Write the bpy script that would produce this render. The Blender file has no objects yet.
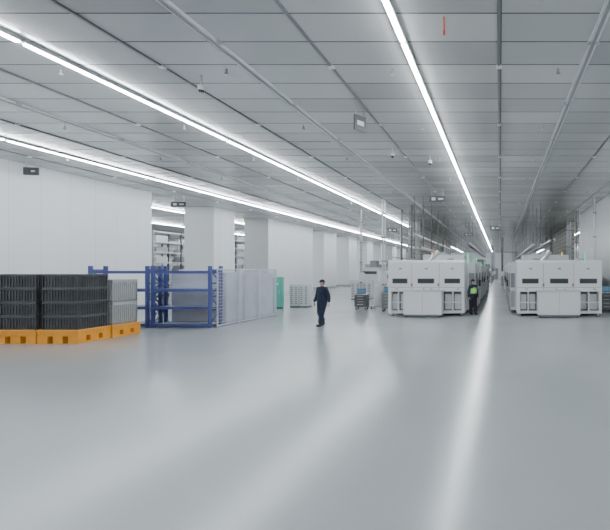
import bpy, bmesh, math, random
from mathutils import Vector, Matrix
random.seed(4)
C = bpy.context.scene.collection

# ------------------------------------------------------------ materials
def mat(name, col, rough=0.5, metal=0.0, emit=None, estr=0.0, spec=0.5, alpha=1.0, trans=0.0, noise=0.0, nscale=6.0):
    m = bpy.data.materials.new(name); m.use_nodes = True
    nt = m.node_tree; b = nt.nodes['Principled BSDF']
    b.inputs['Base Color'].default_value = (*col, 1)
    b.inputs['Roughness'].default_value = rough
    b.inputs['Metallic'].default_value = metal
    b.inputs['Specular IOR Level'].default_value = spec
    b.inputs['Alpha'].default_value = alpha
    if emit:
        b.inputs['Emission Color'].default_value = (*emit, 1)
        b.inputs['Emission Strength'].default_value = estr
    if noise > 0:
        tc = nt.nodes.new('ShaderNodeTexCoord'); n = nt.nodes.new('ShaderNodeTexNoise')
        n.inputs['Scale'].default_value = nscale; n.inputs['Detail'].default_value = 4
        nt.links.new(tc.outputs['Object'], n.inputs['Vector'])
        mr = nt.nodes.new('ShaderNodeMapRange')
        mr.inputs['To Min'].default_value = 1 - noise; mr.inputs['To Max'].default_value = 1 + noise
        nt.links.new(n.outputs['Fac'], mr.inputs['Value'])
        mx = nt.nodes.new('ShaderNodeVectorMath'); mx.operation = 'SCALE'
        mx.inputs[0].default_value = col
        nt.links.new(mr.outputs['Result'], mx.inputs['Scale'])
        nt.links.new(mx.outputs['Vector'], b.inputs['Base Color'])
    return m

def panel_mat(name, col, sx, sy, axes, seam=0.02, seamcol=(0.1,0.1,0.1), var=0.06, rough=0.35, metal=0.0, seamy=None):
    """procedural rectangular panels: per-panel tone variation + seams"""
    m = bpy.data.materials.new(name); m.use_nodes = True
    nt = m.node_tree; N = nt.nodes; L = nt.links; b = N['Principled BSDF']
    tc = N.new('ShaderNodeTexCoord'); sep = N.new('ShaderNodeSeparateXYZ')
    L.new(tc.outputs['Object'], sep.inputs[0])
    def mth(op, a, c=None):
        n = N.new('ShaderNodeMath'); n.operation = op
        for i, v in enumerate((a, c)):
            if v is None: continue
            if isinstance(v, (int, float)): n.inputs[i].default_value = v
            else: L.new(v, n.inputs[i])
        return n.outputs[0]
    def cell(out, s, sm):
        d = mth('DIVIDE', out, s); fl = mth('FLOOR', d); fr = mth('FRACT', d)
        e = mth('SUBTRACT', 0.5, mth('ABSOLUTE', mth('SUBTRACT', fr, 0.5)))
        return fl, mth('LESS_THAN', e, sm / s / 2)
    fx, lx = cell(sep.outputs[axes[0]], sx, seam)
    fy, ly = cell(sep.outputs[axes[1]], sy, seamy or seam)
    line = mth('MAXIMUM', lx, ly)
    cb = N.new('ShaderNodeCombineXYZ'); L.new(fx, cb.inputs[0]); L.new(fy, cb.inputs[1])
    wn = N.new('ShaderNodeTexWhiteNoise'); wn.noise_dimensions = '2D'; L.new(cb.outputs[0], wn.inputs['Vector'])
    mr = N.new('ShaderNodeMapRange'); mr.inputs['To Min'].default_value = 1 - var; mr.inputs['To Max'].default_value = 1 + var
    L.new(wn.outputs['Value'], mr.inputs['Value'])
    sc = N.new('ShaderNodeVectorMath'); sc.operation = 'SCALE'; sc.inputs[0].default_value = col
    L.new(mr.outputs['Result'], sc.inputs['Scale'])
    mx = N.new('ShaderNodeMix'); mx.data_type = 'RGBA'
    L.new(line, mx.inputs['Factor']); L.new(sc.outputs['Vector'], mx.inputs['A'])
    mx.inputs['B'].default_value = (*seamcol, 1)
    L.new(mx.outputs['Result'], b.inputs['Base Color'])
    b.inputs['Roughness'].default_value = rough; b.inputs['Metallic'].default_value = metal
    return m

M = {}
M['ceil'] = panel_mat('ceiling_panels', (0.60,0.605,0.60), 1.78, 0.9, (0,1), 0.06, (0.15,0.15,0.148), 0.15, 0.24, 0.3, 0.036)
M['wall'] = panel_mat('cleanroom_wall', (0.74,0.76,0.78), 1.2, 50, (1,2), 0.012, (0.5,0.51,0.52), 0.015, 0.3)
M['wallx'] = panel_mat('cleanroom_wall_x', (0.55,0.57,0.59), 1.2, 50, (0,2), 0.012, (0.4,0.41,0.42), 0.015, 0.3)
M['louver'] = panel_mat('louver_wall', (0.20,0.195,0.16), 1.2, 0.4, (1,2), 0.08, (0.08,0.08,0.07), 0.08, 0.5)
M['white'] = mat('white_paint', (0.74,0.755,0.765), 0.35)
M['offwhite'] = mat('offwhite_panel', (0.60,0.615,0.63), 0.4)
M['grey'] = mat('grey_metal', (0.35,0.36,0.37), 0.4, 0.3)
M['dgrey'] = mat('dark_grey', (0.08,0.085,0.09), 0.45)
M['recess'] = mat('recess_grey', (0.20,0.21,0.215), 0.5)
M['black'] = mat('tinted_glass', (0.05,0.055,0.058), 0.15)
M['blue'] = mat('rack_blue_paint', (0.06,0.08,0.25), 0.45)
M['board'] = mat('shelf_board', (0.45,0.48,0.53), 0.5)
M['orange'] = mat('orange_plastic', (0.80,0.33,0.03), 0.45, noise=0.08)
M['crate'] = mat('black_crate_plastic', (0.06,0.062,0.067), 0.28, noise=0.6, nscale=7)
M['crate2'] = mat('grey_crate_plastic', (0.36,0.37,0.38), 0.4, noise=0.15)
M['wire'] = mat('white_wire', (0.55,0.57,0.65), 0.4, 0.2)
M['film'] = mat('plastic_film', (0.62,0.65,0.72), 0.22, noise=0.2, nscale=2)
M['teal'] = mat('teal_panel', (0.10,0.42,0.33), 0.4)
M['red'] = mat('red_plastic', (0.7,0.02,0.02), 0.4)
M['amber'] = mat('amber_lamp', (0.9,0.35,0.02), 0.4, emit=(1,.4,.05), estr=1.0)
M['green'] = mat('green_lamp', (0.02,0.6,0.2), 0.4, emit=(.05,1,.3), estr=1.0)
M['steel'] = mat('galvanised_steel', (0.5,0.51,0.52), 0.35, 0.7)
M['light'] = mat('led_tube', (1,1,1), 0.5, emit=(0.92,0.965,1.0), estr=97)
M['navy'] = mat('navy_cloth', (0.012,0.019,0.045), 0.9, noise=0.3, nscale=20)
M['vest'] = mat('hivis_vest', (0.25,0.75,0.08), 0.7)
M['dark_trousers'] = mat('dark_trousers', (0.02,0.02,0.03), 0.9)
M['skin'] = mat('skin', (0.55,0.32,0.23), 0.55)
M['hair'] = mat('hair', (0.01,0.008,0.007), 0.7)
M['eye'] = mat('eye_white', (0.8,0.8,0.8), 0.3)
M['lip'] = mat('lips', (0.4,0.16,0.13), 0.5)
M['rubber'] = mat('black_rubber', (0.015,0.015,0.015), 0.7)
M['screen'] = mat('monitor_screen', (0.02,0.05,0.1), 0.2, emit=(.2,.5,.8), estr=0.3)

# floor : epoxy
fm = bpy.data.materials.new('epoxy_floor'); fm.use_nodes = True
nt = fm.node_tree; b = nt.nodes['Principled BSDF']
tc = nt.nodes.new('ShaderNodeTexCoord')
n1 = nt.nodes.new('ShaderNodeTexNoise'); n1.inputs['Scale'].default_value = 0.25; n1.inputs['Detail'].default_value = 5
nt.links.new(tc.outputs['Object'], n1.inputs['Vector'])
cr = nt.nodes.new('ShaderNodeValToRGB')
cr.color_ramp.elements[0].position = 0.3; cr.color_ramp.elements[0].color = (0.335,0.360,0.372,1)
cr.color_ramp.elements[1].position = 0.7; cr.color_ramp.elements[1].color = (0.370,0.395,0.407,1)
nt.links.new(n1.outputs['Fac'], cr.inputs[0]); nt.links.new(cr.outputs[0], b.inputs['Base Color'])
mr = nt.nodes.new('ShaderNodeMapRange'); mr.inputs['To Min'].default_value = 0.18; mr.inputs['To Max'].default_value = 0.24
nt.links.new(n1.outputs['Fac'], mr.inputs['Value']); nt.links.new(mr.outputs[0], b.inputs['Roughness'])
b.inputs['Specular IOR Level'].default_value = 0.45
M['floor'] = fm

# ------------------------------------------------------------ mesh builder
class MB:
    def __init__(s): s.bm = bmesh.new(); s.mats = []
    def mi(s, k):
        if k not in s.mats: s.mats.append(k)
        return s.mats.index(k)
    def box(s, x0,x1,y0,y1,z0,z1, k, rot=None):
        mtx = Matrix.Translation(((x0+x1)/2,(y0+y1)/2,(z0+z1)/2))
        if rot: mtx = mtx @ rot
        mtx = mtx @ Matrix.Diagonal((abs(x1-x0),abs(y1-y0),abs(z1-z0),1))
        r = bmesh.ops.create_cube(s.bm, size=1, matrix=mtx)
        i = s.mi(k)
        for f in {f for v in r['verts'] for f in v.link_faces}: f.material_index = i
    def cyl(s, p, q, r, k, r2=None, seg=12):
        p, q = Vector(p), Vector(q); d = q-p
        mtx = Matrix.Translation((p+q)/2) @ d.to_track_quat('Z','Y').to_matrix().to_4x4()
        rr = bmesh.ops.create_cone(s.bm, cap_ends=True, segments=seg, radius1=r, radius2=r if r2 is None else r2, depth=d.length, matrix=mtx)
        i = s.mi(k)
        for f in {f for v in rr['verts'] for f in v.link_faces}: f.material_index = i
    def sph(s, c, rad, k, seg=16, rot=None):
        mtx = Matrix.Translation(c)
        if rot: mtx = mtx @ rot
        mtx = mtx @ Matrix.Diagonal((*rad,1))
        rr = bmesh.ops.create_uvsphere(s.bm, u_segments=seg, v_segments=seg//2+2, radius=1, matrix=mtx)
        i = s.mi(k)
        for f in {f for v in rr['verts'] for f in v.link_faces}: f.material_index = i; f.smooth = True
        return rr['verts']
    def beam(s, p, q, w, k):
        s.cyl(p, q, w/1.414, k, seg=4)
    def obj(s, name, bevel=0.0, parent=None):
        me = bpy.data.meshes.new(name); s.bm.to_mesh(me); s.bm.free()
        for k in s.mats: me.materials.append(M[k])
        o = bpy.data.objects.new(name, me); C.objects.link(o)
        if bevel:
            md = o.modifiers.new('bevel','BEVEL'); md.width = bevel; md.segments = 2; md.limit_method = 'ANGLE'
        if parent: o.parent = parent
        return o

def single(name, x0,x1,y0,y1,z0,z1,k, bevel=0):
    m = MB(); m.box(x0,x1,y0,y1,z0,z1,k); return m.obj(name, bevel)

CE = 6.4
CT = CE-.002
XL, XR, YB, YE = -46, 12, -12, 106
# ------------------------------------------------------------ shell
single('floor', XL,XR,YB,YE,-0.2,0,'floor')
single('ceiling', XL,XR,YB,YE,CE,CE+0.2,'ceil')
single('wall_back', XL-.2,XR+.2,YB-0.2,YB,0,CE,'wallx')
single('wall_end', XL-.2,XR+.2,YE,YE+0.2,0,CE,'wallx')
single('wall_right', XR,XR+0.2,YB,YE,0,CE,'wall')
single('wall_far_left', XL-0.2,XL,YB,YE,0,CE,'wall')
single('wall_left', -21.2,-19.2,YB,23.7,0,CE,'wall')
single('wall_middle_left', -21.4,-19.4,36.0,44.6,0,CE,'wall')
single('trim_left', -19.2,-19.17,YB,23.7,0,0.15,'grey')
for i,(a,c) in enumerate([(29.3,31.6),(47.6,51.2),(55.5,58.5),(63,66),(70.5,73.5),(78,81),(86,89)]):
    m = MB(); m.box(-21.5,-19.5,a,c,0,CE,'wall'); m.box(-21.53,-19.47,a-.03,c+.03,0,0.2,'grey')
    m.box(-21.55,-19.45,a-.05,c+.05,CE-.12,CT,'white')
    m.obj('column')
# right partitions
single('wall_partition_right', 6.2,6.4,20.5,33.5,0,CE,'wall')
single('wall_louver_right', 6.4,6.6,38,62,0,CE,'louver')
single('wall_louver_left', -7.9,-7.7,39,68,0,CE,'louver')
# doors in the far end wall
for i,x in enumerate((-1.6,-10.5)):
    m = MB(); m.box(x-1.2,x+1.2,YE-.08,YE-.002,0,2.6,'grey'); m.box(x-1.08,x-.03,YE-.12,YE-.08,.02,2.48,'recess'); m.box(x+.03,x+1.08,YE-.12,YE-.08,.02,2.48,'recess')
    m.obj('door_%d'%(i+1))

# ------------------------------------------------------------ lights
def light_row(x, y0, y1, n):
    m = MB(); seg = (y1-y0)/n
    for i in range(n):
        a = y0+i*seg
        m.box(x-0.06,x+0.06,a+0.02,a+seg-0.02,CE-0.07,CT,'white')
        m.box(x-0.037,x+0.037,a+0.06,a+seg-0.06,CE-0.095,CE-0.07,'light')
    m.obj('led_strip_light')
for x in (-1.8,-8.9,-16.1): light_row(x,-10,104,19)
light_row(-23.4,18,98,10)
light_row(-31,18,98,10)
light_row(9.0,-10,104,19)
# ceiling rails
for x in (-5.35,-12.45,1.75):
    m = MB(); m.box(x-0.08,x+0.08,-10,104,CE-0.05,CT,'white'); m.box(x-0.03,x+0.03,-10,104,CE-0.07,CE-0.05,'grey')
    for i in range(38): m.box(x-0.11,x+0.11,-10+i*3,-9.9+i*3,CE-0.06,CT,'steel')
    m.obj('ceiling_rail')
for x in (-3.56,-0.02,-7.12,-10.68,-14.24,-17.8,3.54):
    m = MB(); m.box(x-0.03,x+0.03,-10,104,CE-0.03,CT,'recess'); 
    for i in range(30): m.box(x-0.06,x+0.06,-9+i*3.6,-8.88+i*3.6,CE-0.04,CT,'white')
    m.obj('ceiling_joint_strip')
# sprinklers
m = MB()
for ix in range(7):
    for iy in range(28):
        x = -16.9+.4+ix*3.55; y = 2+iy*3.6
        m.cyl((x,y,CE-0.10),(x,y,CT),0.02,'steel',seg=8); m.cyl((x,y,CE-0.12),(x,y,CE-0.10),0.045,'steel',seg=10)
m.obj('sprinkler_heads')

# ------------------------------------------------------------ signs
def sign(x,y,z,w,h,turn=0, kk='green'):
    m = MB()
    c, s_ = math.cos(turn), math.sin(turn)
    R = Matrix.Rotation(turn,4,'Z')
    m.box(x-w/2,x+w/2,y-0.03,y+0.03,z-h/2,z+h/2,'dgrey',R)
    for t in (-.35,.35):
        m.cyl((x+t*w*c,y+t*w*s_,z+h/2-.01),(x+t*w*c,y+t*w*s_,CT),0.012,'steel',seg=6)
    if abs(turn) < .3:
        m.box(x-w*.36,x-w*.12,y-0.036,y-0.03,z-h*.25,z+h*.25,'white')
        m.box(x+w*.05,x+w*.36,y-0.036,y-0.03,z-h*.12,z+h*.12,'white')
    else:
        m.box(x-w*.3,x+w*.3,y-0.036,y+0.036,z-h*.15,z+h*.15,'white',R)
    m.obj('hanging_exit_sign')
sign(-3.75,11.5,6.02,0.34,0.40,.95)
sign(-3.3,22.7,5.85,0.85,0.32)
sign(-18.75,17.2,6.05,0.5,0.30,0.2)
sign(-18.6,24.9,5.9,0.85,0.28)
sign(-3.3,45,5.8,0.9,0.35)
sign(-10,40,5.8,0.9,0.35)
sign(-.4,38,5.8,0.9,0.35)
# dome cameras
for (x,y) in ((-3.75,15),(-2.6,16),(-6.6,9.5)):
    m = MB(); m.cyl((x,y,CE-0.25),(x,y,CT),0.02,'steel'); m.cyl((x,y,CE-.33),(x,y,CE-.23),.07,'white',seg=16); m.sph((x,y,CE-.33),(.06,.06,.06),'black'); m.obj('ceiling_camera')
# red hanging cord
m = MB(); m.cyl((-0.95,7.3,CE-0.28),(-0.95,7.3,CT),0.012,'red'); m.cyl((-0.95,7.3,CE-0.31),(-0.95,7.3,CE-0.24),0.018,'red'); m.obj('red_pull_cord')

# ------------------------------------------------------------ pallets and crates
def pallet(x,y,w=1.15,d=1.03,h=0.36):
    m = MB()
    m.box(x,x+w,y,y+d,h-0.15,h,'orange')
    for i in range(3):
        cx = x+ (w-0.28)*i/2
        for j in range(3):
            cy = y+(d-0.26)*j/2
            m.box(cx,cx+0.28,cy,cy+0.26,0.05,h-0.12,'orange')
        m.box(cx,cx+0.28,y,y+d,0,0.06,'orange')
    for i in range(9):
        m.box(x+.03+i*(w-.06)/9,x+.09+i*(w-.06)/9,y-0.012,y,h-.1,h-.02,'orange')
        m.box(x+w,x+w+.012,y+.03+i*(d-.06)/9,y+.09+i*(d-.06)/9,h-.1,h-.02,'orange')
    m.box(x-.01,x+w+.01,y-.015,y+d+.01,h-.02,h+.03,'orange')
    m.obj('plastic_pallet',0.012)
def crates(x,y,w,d,z0,h,layers,k,k2, ribs=9):
    m = MB(); nl = layers
    lh = h/nl
    for i in range(nl):
        z = z0+i*lh
        m.box(x+.03,x+w-.03,y+.03,y+d-.03,z,z+lh*.8,k)
        m.box(x,x+w,y,y+d,z+lh*.86,z+lh,k)
        m.box(x+.01,x+w-.01,y+.01,y+d-.01,z,z+lh*.06,k2)
    for i in range(ribs+1):
        xx = x+(w-.03)*i/ribs; m.box(xx,xx+.03,y+.005,y+.03,z0,z0+h,k); m.box(xx,xx+.03,y+d-.03,y+d-.005,z0,z0+h,k)
        yy = y+(d-.03)*i/ribs; m.box(x+w-.03,x+w-.005,yy,yy+.03,z0,z0+h,k); m.box(x+.005,x+.03,yy,yy+.03,z0,z0+h,k)
    m.obj('stacked_crates')
for i in range(3):
    px = -13.13-1.2*i
    pallet(px,12.2); crates(px+.06,12.27,1.03,.92,.392,.79,2,'crate','dgrey',12); crates(px+.06,12.27,1.03,.92,1.19,.79,2,'crate','dgrey',12)
    pallet(px,13.3)
    k = 'crate2' if i == 0 else 'crate'
    crates(px+.06,13.36,1.03,.92,.392,.70,1,k,'dgrey' ,12); crates(px+.06,13.36,1.03,.92,1.10,.70,1,k,'dgrey' ,12)

# ------------------------------------------------------------ blue rack
def rack(x0,x1,y0,y1,h):
    m = MB(); p = .1
    for x in (x0,x1-p):
        for y in (y0,y1-p):
            m.box(x,x+p,y,y+p,0.01,h,'blue'); m.box(x-.03,x+p+.03,y-.03,y+p+.03,0,0.012,'blue')
        n = 4
        for i in range(n):
            za = .15+i*(h-.3)/n; zb = .15+(i+1)*(h-.3)/n
            a,c = (y0+p/2,y1-p/2) if i%2 == 0 else (y1-p/2,y0+p/2)
            m.beam((x+p/2,a,za),(x+p/2,c,zb),.04,'blue'); m.beam((x+p/2,y0+p/2,zb),(x+p/2,y1-p/2,zb),.04,'blue')
    for z in (.10,.72,1.36,2.02):
        for y in (y0,y1-.06):
            m.box(x0+p-.02,x1-p+.02,y,y+.06,z-.05,z+.05,'blue')
        if z < 2: m.box(x0+p,x1-p,y0+.06,y1-.06,z+.0,z+.04,'board')
    m.obj('blue_pallet_rack')
rack(-14.95,-12.78,15.6,16.3,2.25)
rack(-12.68,-10.50,15.6,16.3,2.25)

# mesh guard panels
def mesh_panel(p, q, h, z0=.05):
    m = MB(); p = Vector((*p,0)); q = Vector((*q,0)); d = (q-p); n = d.normalized(); ln = d.length
    Z = Vector((0,0,1))
    for t in (0,ln): m.beam(p+n*t+Z*0, p+n*t+Z*(h+.02), .04,'wire')
    for z in (z0,h): m.beam(p+Z*z,q+Z*z,.035,'wire')
    c = int(ln/.09)
    for i in range(1,c): m.beam(p+n*(ln*i/c)+Z*z0,p+n*(ln*i/c)+Z*h,.009,'wire')
    r = int((h-z0)/.12)
    for i in range(1,r): z = z0+(h-z0)*i/r; m.beam(p+Z*z,q+Z*z,.009,'wire')
    return m.obj('wire_mesh_partition')
ys = [15.75,17.15,18.55,19.95]
for a,c in zip(ys[:-1],ys[1:]): mesh_panel((-10.38,a+.04),(-10.38,c-.04),2.12)
for k_ in range(3):
    a = -14.9+k_*1.5; mesh_panel((a,20.0),(a+1.42,20.0),2.1)
# wrapped sheets inside the mesh enclosure
for i in range(3):
    m = MB(); a = 16.5+i*1.14
    x0 = -12.6
    m.box(x0,x0+2.1,a,a+1.1,.14,2.0-.04*i,'film')
    m.box(x0,x0+2.1,a,a+1.1,0.0,.14,'board')
    for z in (.5,.9,1.3,1.7): m.box(x0-.01,x0+2.11,a-.01,a+1.11,z,z+.015,'wire')
    m.obj('wrapped_panel_stack')

# ------------------------------------------------------------ cabinets
m = MB(); m.box(-12.25,-11.8,23.2,23.5,.08,1.72,'teal'); m.box(-12.2,-11.85,23.17,23.2,.15,1.66,'teal'); m.box(-11.9,-11.87,23.14,23.17,.8,1.0,'steel')
m.box(-12.23,-11.82,23.22,23.48,0,.08,'dgrey'); m.box(-12.12,-11.95,23.165,23.17,1.3,1.4,'white'); m.obj('teal_locker',.01)
def louvered(x,y,w,h,d=.5):
    m = MB(); m.box(x,x+w,y,y+d,.08,h,'offwhite'); m.box(x+.02,x+w-.02,y+.02,y+d-.02,0,.08,'dgrey')
    for s_ in range(2):
        a = x+.04+s_*(w/2); c = a+w/2-.08
        m.box(a,c,y-.02,y,.12,h-.05,'offwhite')
        for i in range(9): m.box(a+.03,c-.03,y-.026,y-.02,.2+i*.11,.26+i*.11,'recess')
    m.obj('louvered_cabinet',.006)
louvered(-11.75,24.0,.5,1.3); louvered(-11.2,24.0,.5,1.3)
louvered(-10.6,30.5,.7,1.4); louvered(-9.8,30.5,.7,1.4)
# tool cart
def cart(x,y,w,h,k,nm='tool_cart'):
    m = MB(); d = .5
    m.box(x,x+w,y,y+d,.14,h*.8,k)
    for i in range(4):
        z = .2+i*(h*.8-.25)/4; m.box(x+.03,x+w-.03,y-.02,y,z,z+(h*.8-.25)/4-.03,k); m.box(x+.15,x+w-.15,y-.04,y-.02,z+.08,z+.1,'steel')
    m.box(x-.02,x+w+.02,y-.02,y+d+.02,h*.8,h*.8+.03,'steel')
    m.box(x+.08,x+w-.08,y+.2,y+.25,h*.84,h+.1,'dgrey'); m.box(x+.1,x+w-.1,y+.19,y+.2,h*.87,h+.07,'screen')
    m.box(x+w/2-.03,x+w/2+.03,y+.2,y+.26,h*.8,h*.86,'dgrey')
    for a in (x+.06,x+w-.06):
        for c in (y+.07,y+d-.07): m.cyl((a-.02,c,.06),(a+.02,c,.06),.06,'rubber',seg=14); m.box(a-.02,a+.02,c-.02,c+.02,.08,.15,'steel')
    m.obj(nm,.005)
cart(-7.65,22.6,.62,1.0,'dgrey'); cart(-5.95,21.6,.55,1.15,'recess')
cart(4.95,21.2,.6,1.2,'dgrey')
# gas bottles / pump unit near left machine
m = MB()
m.box(-6.95,-6.2,23,23.7,.1,.18,'grey')
for a in (-6.9,-6.3):
    for c in (23.08,23.6): m.cyl((a,c,0),(a,c,.1),.04,'rubber')
m.cyl((-6.6,23.35,.18),(-6.6,23.35,1.2),.24,'offwhite',seg=24); m.sph((-6.6,23.35,1.2),(.24,.24,.14),'offwhite',20)
m.cyl((-6.6,23.35,1.3),(-6.6,23.35,1.5),.03,'steel'); m.cyl((-6.6,23.35,1.45),(-6.25,23.35,1.45),.03,'steel'); m.cyl((-6.27,23.35,.18),(-6.27,23.35,1.47),.03,'steel')
m.obj('vacuum_tank_unit')

# ------------------------------------------------------------ process machines
def machine(x0,x1,y0,length,inner):
    """inner: +1 aisle on right side, -1 aisle on left side"""
    w = x1-x0; H = 2.55
    root = bpy.data.objects.new('production_line_machine',None); C.objects.link(root); root.location = (0,0,0)
    m = MB()
    # upper fascia with chamfered top
    prof = [(y0+.0,1.12),(y0+.0,2.45),(y0+.10,H),(y0+1.4,H),(y0+1.4,1.12)]
    vs0 = [m.bm.verts.new((x0,a,c)) for a,c in prof]; vs1 = [m.bm.verts.new((x1,a,c)) for a,c in prof]
    i = m.mi('white')
    for j in range(5):
        f = m.bm.faces.new((vs0[j],vs0[(j+1)%5],vs1[(j+1)%5],vs1[j])); f.material_index = i
    f = m.bm.faces.new(vs0[::-1]); f.material_index = i; f = m.bm.faces.new(vs1); f.material_index = i
    bmesh.ops.recalc_face_normals(m.bm, faces=m.bm.faces)
    # lower side cabinets
    m.box(x0,x0+.14,y0,y0+1.4,.12,1.12,'white'); m.box(x1-.14,x1,y0,y0+1.4,.12,1.12,'white')
    m.box(x0+.1,x1-.1,y0+.35,y0+1.4,.12,1.12,'recess')
    m.box(x0+.1,x1-.1,y0,y0+.35,.12,.24,'white')
    cx0, cx1 = x0+w*.235, x0+w*.72
    for a,c in ((x0+.14,cx0-.04),(cx1+.04,x1-.14)):
        mid=(a+c)/2; m.box(mid-.035,mid+.035,y0+.02,y0+.1,.24,1.12,'white')
        m.box(a+.03,mid-.07,y0+.2,y0+.34,.3,1.0,'offwhite'); m.box(mid+.07,c-.03,y0+.2,y0+.34,.3,1.0,'offwhite')
        m.box(a,c,y0+.0,y0+.03,.60,.66,'white')
    m.obj('front_cover',.02,root)
    m = MB()
    # central protruding loader
    m.box(cx0,cx1,y0-.55,y0+.36,.12,1.16,'white'); m.box(cx0+.02,cx1-.02,y0-.53,y0+.34,.04,.12,'recess')
    m.box(cx0-.03,cx1+.03,y0-.58,y0+.0,1.16,1.20,'offwhite')
    m.box((cx0+cx1)/2-.006,(cx0+cx1)/2+.006,y0-.556,y0-.55,.2,1.1,'grey')
    for a in (cx0+.1,cx1-.1): m.cyl((a,y0-.4,0),(a,y0-.4,.06),.04,'rubber')
    m.obj('loader',.012,root)
    m = MB()
    # windows
    for a,c in ((.06,.25),(.39,.60),(.74,.94)):
        m.box(x0+w*a,x0+w*c,y0-.015,y0-.001,1.50,1.70,'black'); m.box(x0+w*a-.02,x0+w*c+.02,y0-.008,y0,1.48,1.72,'grey')
    for a in (.31,.66): 
        m.box(x0+w*a-.05,x0+w*a+.05,y0-.02,y0,1.35,1.5,'grey'); m.cyl((x0+w*a,y0-.05,1.42),(x0+w*a,y0-.02,1.42),.03,'red')
    m.box(x0+w*.31-.01,x0+w*.31+.01,y0-.004,y0+.0,1.15,2.4,'grey'); m.box(x0+w*.67-.01,x0+w*.67+.01,y0-.004,y0+.0,1.15,2.4,'grey')
    m.box(x0+.02,x1-.02,y0-.004,y0,1.30,1.32,'grey')
    for a in (.1,.45,.55,.9): m.box(x0+w*a,x0+w*a+.1,y0-.03,y0,1.22,1.25,'dgrey')
    for a in (.08,.9): m.cyl((x0+w*a,y0-.012,1.4),(x0+w*a,y0,1.4),.03,'amber')
    for a in (.14,.48,.82): m.box(x0+w*a,x0+w*a+.14,y0-.012,y0,2.12,2.2,'grey')
    for a in (x0+.15,x1-.15):
        for c in (y0+.1,y0+1.2): m.cyl((a,c,0),(a,c,.13),.04,'steel'); m.cyl((a,c,0),(a,c,.02),.07,'rubber')
    # signal tower
    tx = x0+w*.55
    m.cyl((tx,y0+.6,H),(tx,y0+.6,H+.25),.015,'steel'); m.cyl((tx,y0+.6,H+.25),(tx,y0+.6,H+.32),.03,'green'); m.cyl((tx,y0+.6,H+.32),(tx,y0+.6,H+.39),.03,'amber'); m.cyl((tx,y0+.6,H+.39),(tx,y0+.6,H+.46),.03,'red')
    for a in (.2,.75):
        m.box(x0+w*a,x0+w*a+.3,y0+.7,y0+1.15,H,H+.1,'grey')
    m.obj('fittings',0,root)
    # long body modules, slightly wider than the loading front on the aisle side
    if inner > 0: x1 += .42
    else: x0 -= .30
    y = y0+1.45; n = 0; m = MB()
    while y < y0+length:
        L = 2.6; h = [2.45,2.5,2.15,2.4][n%4]; ins = [.02,.0,.12,.04][n%4]
        m.box(x0+ins,x1-ins,y,y+L-.06,.15,h,'white' if n%3 else 'offwhite'); m.box(x0+.3,x1-.3,y,y+L-.06,0,.15,'dgrey')
        for sgn,xs in ((1,x1-ins),(-1,x0+ins)):
            for t in (.12,1.34):
                m.box(xs-.004,xs+.012*sgn,y+t,y+t+1.05,1.25,1.95,'black'); m.box(xs-.004,xs+.012*sgn,y+t,y+t+1.05,.3,1.1,'offwhite'); m.box(xs,xs+.04*sgn,y+t+.45,y+t+.6,1.0,1.04,'dgrey')
            m.box(xs-.004,xs+.02*sgn,y+.02,y+.09,.2,h-.1,'grey')
            if n%3==1: m.box(xs,xs+.12*sgn,y+.2,y+.6,1.2,1.55,'dgrey')
        if n == 0:
            xa = (x1-.32,x1-.04) if inner>0 else (x0+.04,x0+.24)
            m.box(*xa,y-.02,y,1.25,1.95,'recess'); m.box(*xa,y-.02,y,.3,1.1,'grey')
        m.cyl(((x0+x1)/2+random.uniform(-1,1),y+1,h),((x0+x1)/2,y+1,h+.6),.12,'steel')
        if n%2: m.box(x0+.8,x1-.8,y+.4,y+1.9,h,h+.45,'offwhite')
        if n%3==0: m.cyl((x1-.4,y+.5,h),(x1-.4,y+.5,h+.5),.03,'green')
        y += L; n += 1
    m.obj('body_modules',0,root)
machine(-5.1,-1.62,19.6,30,1)
machine(.78,4.62,19.5,32,-1)
# more lines to the far
def far_line(x0,x1,y0,n):
    m = MB(); y = y0
    for i in range(n):
        h = random.uniform(1.7,2.5); L = random.uniform(2,4); 
        m.box(x0,x1,y,y+L,.1,h,random.choice(['white','grey','offwhite'])); m.box(x0+.1,x1-.1,y+.1,y+L-.1,0,.1,'dgrey')
        m.box(x0+.3,x1-.3,y-.01,y,h-.8,h-.45,'black'); m.box(x1,x1+.01,y+.3,y+L-.4,h-.9,h-.4,'black'); m.box(x0-.01,x0,y+.3,y+L-.4,h-.9,h-.4,'black')
        m.box(x0+.5,x0+1.1,y+.5,y+1.1,h,h+.4,'grey'); m.box(x1-1.2,x1-.4,y+.3,y+1.4,h,h+random.uniform(.3,1.2),'recess')
        y += L+random.uniform(.4,1.5)
    m.obj('process_equipment_row',0)
far_line(-5,-1.7,54,11); far_line(.9,4.5,54,11); far_line(-12.5,-9.6,44,13); far_line(-17,-14.6,52,10)

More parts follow.
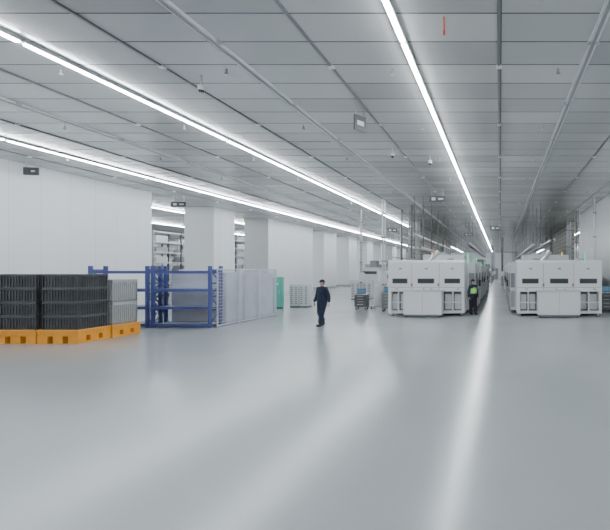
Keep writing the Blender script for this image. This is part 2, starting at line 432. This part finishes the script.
# ------------------------------------------------------------ service posts + cable trays
def post(x,y,n=3,k='steel'):
    m = MB()
    for i in range(n):
        xx = x+i*.14; m.cyl((xx,y,0),(xx,y,CE-.08),.04 if i%2 else .055,k,seg=10)
    for z in (1.2,2.6,4,5.4): m.box(x-.1,x+.14*(n-1)+.1,y-.06,y+.06,z,z+.05,'dgrey')
    m.box(x-.08,x+.3,y-.2,y-.06,1.3,1.9,'offwhite'); m.box(x-.12,x+.14*n,y-.1,y+.1,0,.02,'grey')
    m.obj('service_pipe_bundle')
for (x,y,n,k) in ((-6.95,25.5,2,'steel'),(-7.3,34.5,3,'grey'),(-6.85,30,1,'dgrey'),(-7.3,37.5,3,'grey'),(-7.0,44,2,'dgrey'),(-7.1,52,3,'steel'),(5.4,30.5,2,'dgrey'),(5.6,36,3,'grey'),(5.3,45,2,'dgrey'),(-9.7,42,2,'grey'),(-13.3,41,2,'steel'),(.25,56,2,'dgrey'),(-1.2,60,1,'grey'),(5.5,25,1,'steel'),(-5.75,28,1,'dgrey'),(5.1,52,3,'grey'),(-9.7,30,1,'grey'),(-1.25,72,2,'dgrey'),(.3,80,2,'dgrey'),(-1.2,90,2,'grey')):
    post(x,y,n,k)
def tray(x,y0,y1,z,w=.5):
    m = MB()
    m.box(x,x+.03,y0,y1,z,z+.12,'steel'); m.box(x+w,x+w+.03,y0,y1,z,z+.12,'steel')
    y = y0
    while y < y1: m.box(x,x+w,y,y+.04,z,z+.02,'steel'); y += .4
    for i in range(4): m.cyl((x+.08+i*(w-.1)/4,y0,z+.05),(x+.08+i*(w-.1)/4,y1,z+.05),.03,'dgrey' if i%2 else 'offwhite',seg=8)
    y = y0+.5
    while y < y1:
        for a in (x,x+w): m.cyl((a+.015,y,z),(a+.015,y,CE-.08),.018,'dgrey',seg=6)
        y += 3
    m.obj('suspended_cable_tray')
tray(-4.9,24,70,3.3); tray(-2.75,34,75,4.2,.35); tray(2.0,26,72,3.6); tray(4.0,34,75,4.4,.35); tray(-6.4,30,70,4.6,.35); tray(-11.5,46,90,3.4)

# back room racks seen through the openings
def tallrack(x0,y0,y1,h):
    m = MB(); n = max(2,int((y1-y0)/1.8)); d=1.0
    for i in range(n+1):
        y = y0+(y1-y0)*i/n
        for x in (x0,x0+d): m.box(x-.04,x+.04,y-.04,y+.04,0,h,'dgrey' if i%2 else 'grey')
    z = .4
    while z < h:
        m.box(x0-.02,x0+.02,y0,y1,z-.05,z+.05,'offwhite'); m.box(x0+d-.02,x0+d+.02,y0,y1,z-.05,z+.05,'offwhite'); m.box(x0,x0+d,y0,y1,z,z+.02,'offwhite')
        for i in range(n):
            if random.random()<.6:
                y = y0+(y1-y0)*(i+.15)/n; m.box(x0+.1,x0+d-.1,y,y+1.1,z+.02,z+.02+random.uniform(.3,.55),random.choice(['offwhite','crate2','grey','board']))
        z += .75
    m.obj('tall_storage_rack')
for a in (24,31,38,46): tallrack(-26,a,a+5.4,5.0)
for a in (24,32,40): tallrack(-34,a,a+6,5.0)

# ------------------------------------------------------------ people
def skin_obj(name, pts, edges, radii, k, parent, root=0, sub=2):
    me = bpy.data.meshes.new(name); me.from_pydata([Vector(p) for p in pts], edges, []); me.update()
    me.materials.append(M[k]); o = bpy.data.objects.new(name, me); C.objects.link(o); o.parent = parent
    sm = o.modifiers.new('skin','SKIN'); sm.use_smooth_shade = True
    for i,r in enumerate(radii):
        sv = me.skin_vertices[0].data[i]; sv.radius = (r,r) if isinstance(r,(int,float)) else r; sv.use_root = (i == root)
    o.modifiers.new('sub','SUBSURF').levels = sub; o.modifiers['sub'].render_levels = sub
    return o

def hand(parent, W, side, name):
    """relaxed hand hanging from wrist W; palm faces the body"""
    W = Vector(W); pts = [W, W+Vector((0,-.005,-.045))]; rad = [.026,.030]; ed = [(0,1)]
    ln = [.066,.075,.070,.055]
    for i in range(4):
        yo = -.032+i*.021
        kn = W+Vector((0,yo,-.092+(.006 if i in (0,3) else 0)))
        a = len(pts); l = ln[i]
        pts += [kn, kn+Vector((-side*.006,-.004,-l*.42)), kn+Vector((-side*.022,-.006,-l*.78)), kn+Vector((-side*.040,-.006,-l*.95))]
        rad += [.012,.0100,.0090,.0080]; ed += [(1,a),(a,a+1),(a+1,a+2),(a+2,a+3)]
    a = len(pts)
    pts += [W+Vector((-side*.01,-.038,-.045)), W+Vector((-side*.02,-.052,-.075)), W+Vector((-side*.028,-.052,-.10))]
    rad += [.014,.011,.009]; ed += [(1,a),(a,a+1),(a+1,a+2)]
    skin_obj(name, pts, ed, rad, 'skin', parent)

def person(name, loc, rotz, suit, trousers, vest=None, scale=1.0, arms=1, stride=1):
    root = bpy.data.objects.new(name,None); C.objects.link(root)
    root.location = loc; root.rotation_euler = (0,0,rotz); root.scale = (scale,)*3
    s = stride
    kneeL = (.095,-.13*s,.50); ankL = (.085,-.20*s,.11)
    kneeR = (-.095,-.03*s,.49); ankR = (-.09,.17*s,.13)
    # torso + arms + legs as one continuous surface
    elL = (.245,.07*s,1.13); wrL = (.265,.08*s-.02,.885)
    elR = (-.245,.02*s,1.13); wrR = (-.255,-.13*s,.91)
    pts = [(0,0,.96),(0,0,1.08),(0,-.005,1.27),(0,0,1.40),(0,0,1.47),
           (.165,0,1.40),elL,wrL,(-.165,0,1.40),elR,wrR,
           (.095,0,.86),kneeL,ankL,(-.095,0,.86),kneeR,ankR]
    ed = [(0,1),(1,2),(2,3),(3,4),(3,5),(5,6),(6,7),(3,8),(8,9),(9,10),(0,11),(11,12),(12,13),(0,14),(14,15),(15,16)]
    rad = [(.175,.15),(.175,.15),(.19,.155),(.12,.11),.068,.092,.075,.056,.092,.075,.056,.125,.10,.084,.125,.10,.084]
    skin_obj('body',pts,ed,rad,suit,root)
    if trousers != suit:
        skin_obj('trousers',[(0,0,.95),(.095,0,.86),kneeL,ankL,(-.095,0,.86),kneeR,ankR],[(0,1),(1,2),(2,3),(0,4),(4,5),(5,6)],[(.185,.16),.132,.106,.09,.132,.106,.09],trousers,root)
    if vest:
        skin_obj('vest',[(0,0,1.0),(0,0,1.12),(0,-.005,1.28),(0,0,1.385)],[(0,1),(1,2),(2,3)],[(.22,.19),(.215,.185),(.23,.19),(.17,.14)],vest,root)
        m = MB()
        for z in (1.1,1.2): m.cyl((0,0,z),(0,0,z+.03),.19,'white',seg=24)
        m.obj('reflective_bands',0,root)
    hand(root,Vector(wrL)+Vector((0,0,-.01)),1,'hand_left'); hand(root,Vector(wrR)+Vector((0,0,-.01)),-1,'hand_right')
    # collar and neck
    m = MB(); m.cyl((0,0,1.455),(0,-.004,1.50),.072,suit,r2=.064,seg=20); m.cyl((0,0,1.47),(0,-.01,1.54),.052,'skin',seg=16); m.obj('neck_and_collar',0,root)
    # shoes
    for (nm,a,tilt) in (('shoe_left',ankL,-.12*s),('shoe_right',ankR,.30*s)):
        m = MB(); x,y = a[0],a[1]; 
        vs = m.sph((x,y-.06,.05),(.048,.14,.055),'rubber',16,Matrix.Rotation(tilt,4,'X'))
        for v in vs: v.co.z = max(v.co.z,.004+(max(0,(v.co.y-y+.06))*tilt if tilt>0 else max(0,-(v.co.y-y+.06))*-tilt*.5))
        m.cyl((x,y,.05),(x,y,.14),.05,'rubber',seg=16)
        m.obj(nm,0,root)
    # head
    m = MB(); cz = 1.615
    vs = m.sph((0,0,cz),(.075,.095,.112),'skin',24)
    for v in vs:
        dz = v.co.z-cz
        if dz < -.02: v.co.x *= 1+ (dz+.02)*3.0; v.co.y = v.co.y*(1+(dz+.02)*1.5)-.006
        if v.co.y < 0 and abs(v.co.x) < .045 and abs(dz) < .03: v.co.y += .006
    m.sph((0,-.100,cz-.018),(.012,.018,.022),'skin',12); m.sph((0,-.094,cz+.005),(.009,.010,.025),'skin',10)
    for sx in (-1,1):
        m.sph((sx*.030,-.083,cz+.004),(.013,.009,.008),'eye',12); m.sph((sx*.030,-.091,cz+.004),(.006,.004,.006),'hair',8)
        m.box(sx*.030-.015,sx*.030+.015,-.094,-.084,cz+.019,cz+.024,'hair')
        m.sph((sx*.077,.008,cz-.005),(.010,.018,.030),'skin',12)
    m.sph((0,-.087,cz-.055),(.024,.009,.007),'lip',12)
    vs = m.sph((0,.012,cz+.012),(.081,.094,.106),'hair',24)
    for v in vs:
        if v.co.y < -.03 and v.co.z < cz+.05: v.co.y = -.03
    m.obj('head',0,root)
    # cap
    m = MB(); vs = m.sph((0,.004,cz+.045),(.092,.110,.090),suit if not vest else 'dark_trousers',24)
    for v in vs: v.co.z = max(v.co.z,cz+.035)
    vs = m.sph((0,-.115,cz+.037),(.065,.065,.008),suit if not vest else 'dark_trousers',20)
    m.obj('cap',0,root)
    return root
person('walking_worker',(-6.66,16.1,0),math.radians(-20),'navy','navy',None,1.0)
person('worker_in_safety_vest',(-1.28,20.3,0),math.radians(40),'navy','dark_trousers','vest',.95,stride=.4)

# ------------------------------------------------------------ camera, world
cam = bpy.data.cameras.new('camera'); co = bpy.data.objects.new('camera',cam); C.objects.link(co)
co.location = (0,0,2.1); co.rotation_euler = (math.radians(90),0,0)
cam.sensor_width = 36; cam.lens = 430/610*36; cam.shift_x = -195/610; cam.shift_y = 5/610; cam.clip_end = 400
bpy.context.scene.camera = co
w = bpy.data.worlds.new('world'); bpy.context.scene.world = w; w.use_nodes = True
w.node_tree.nodes['Background'].inputs[0].default_value = (.8,.85,.9,1); w.node_tree.nodes['Background'].inputs[1].default_value = .3
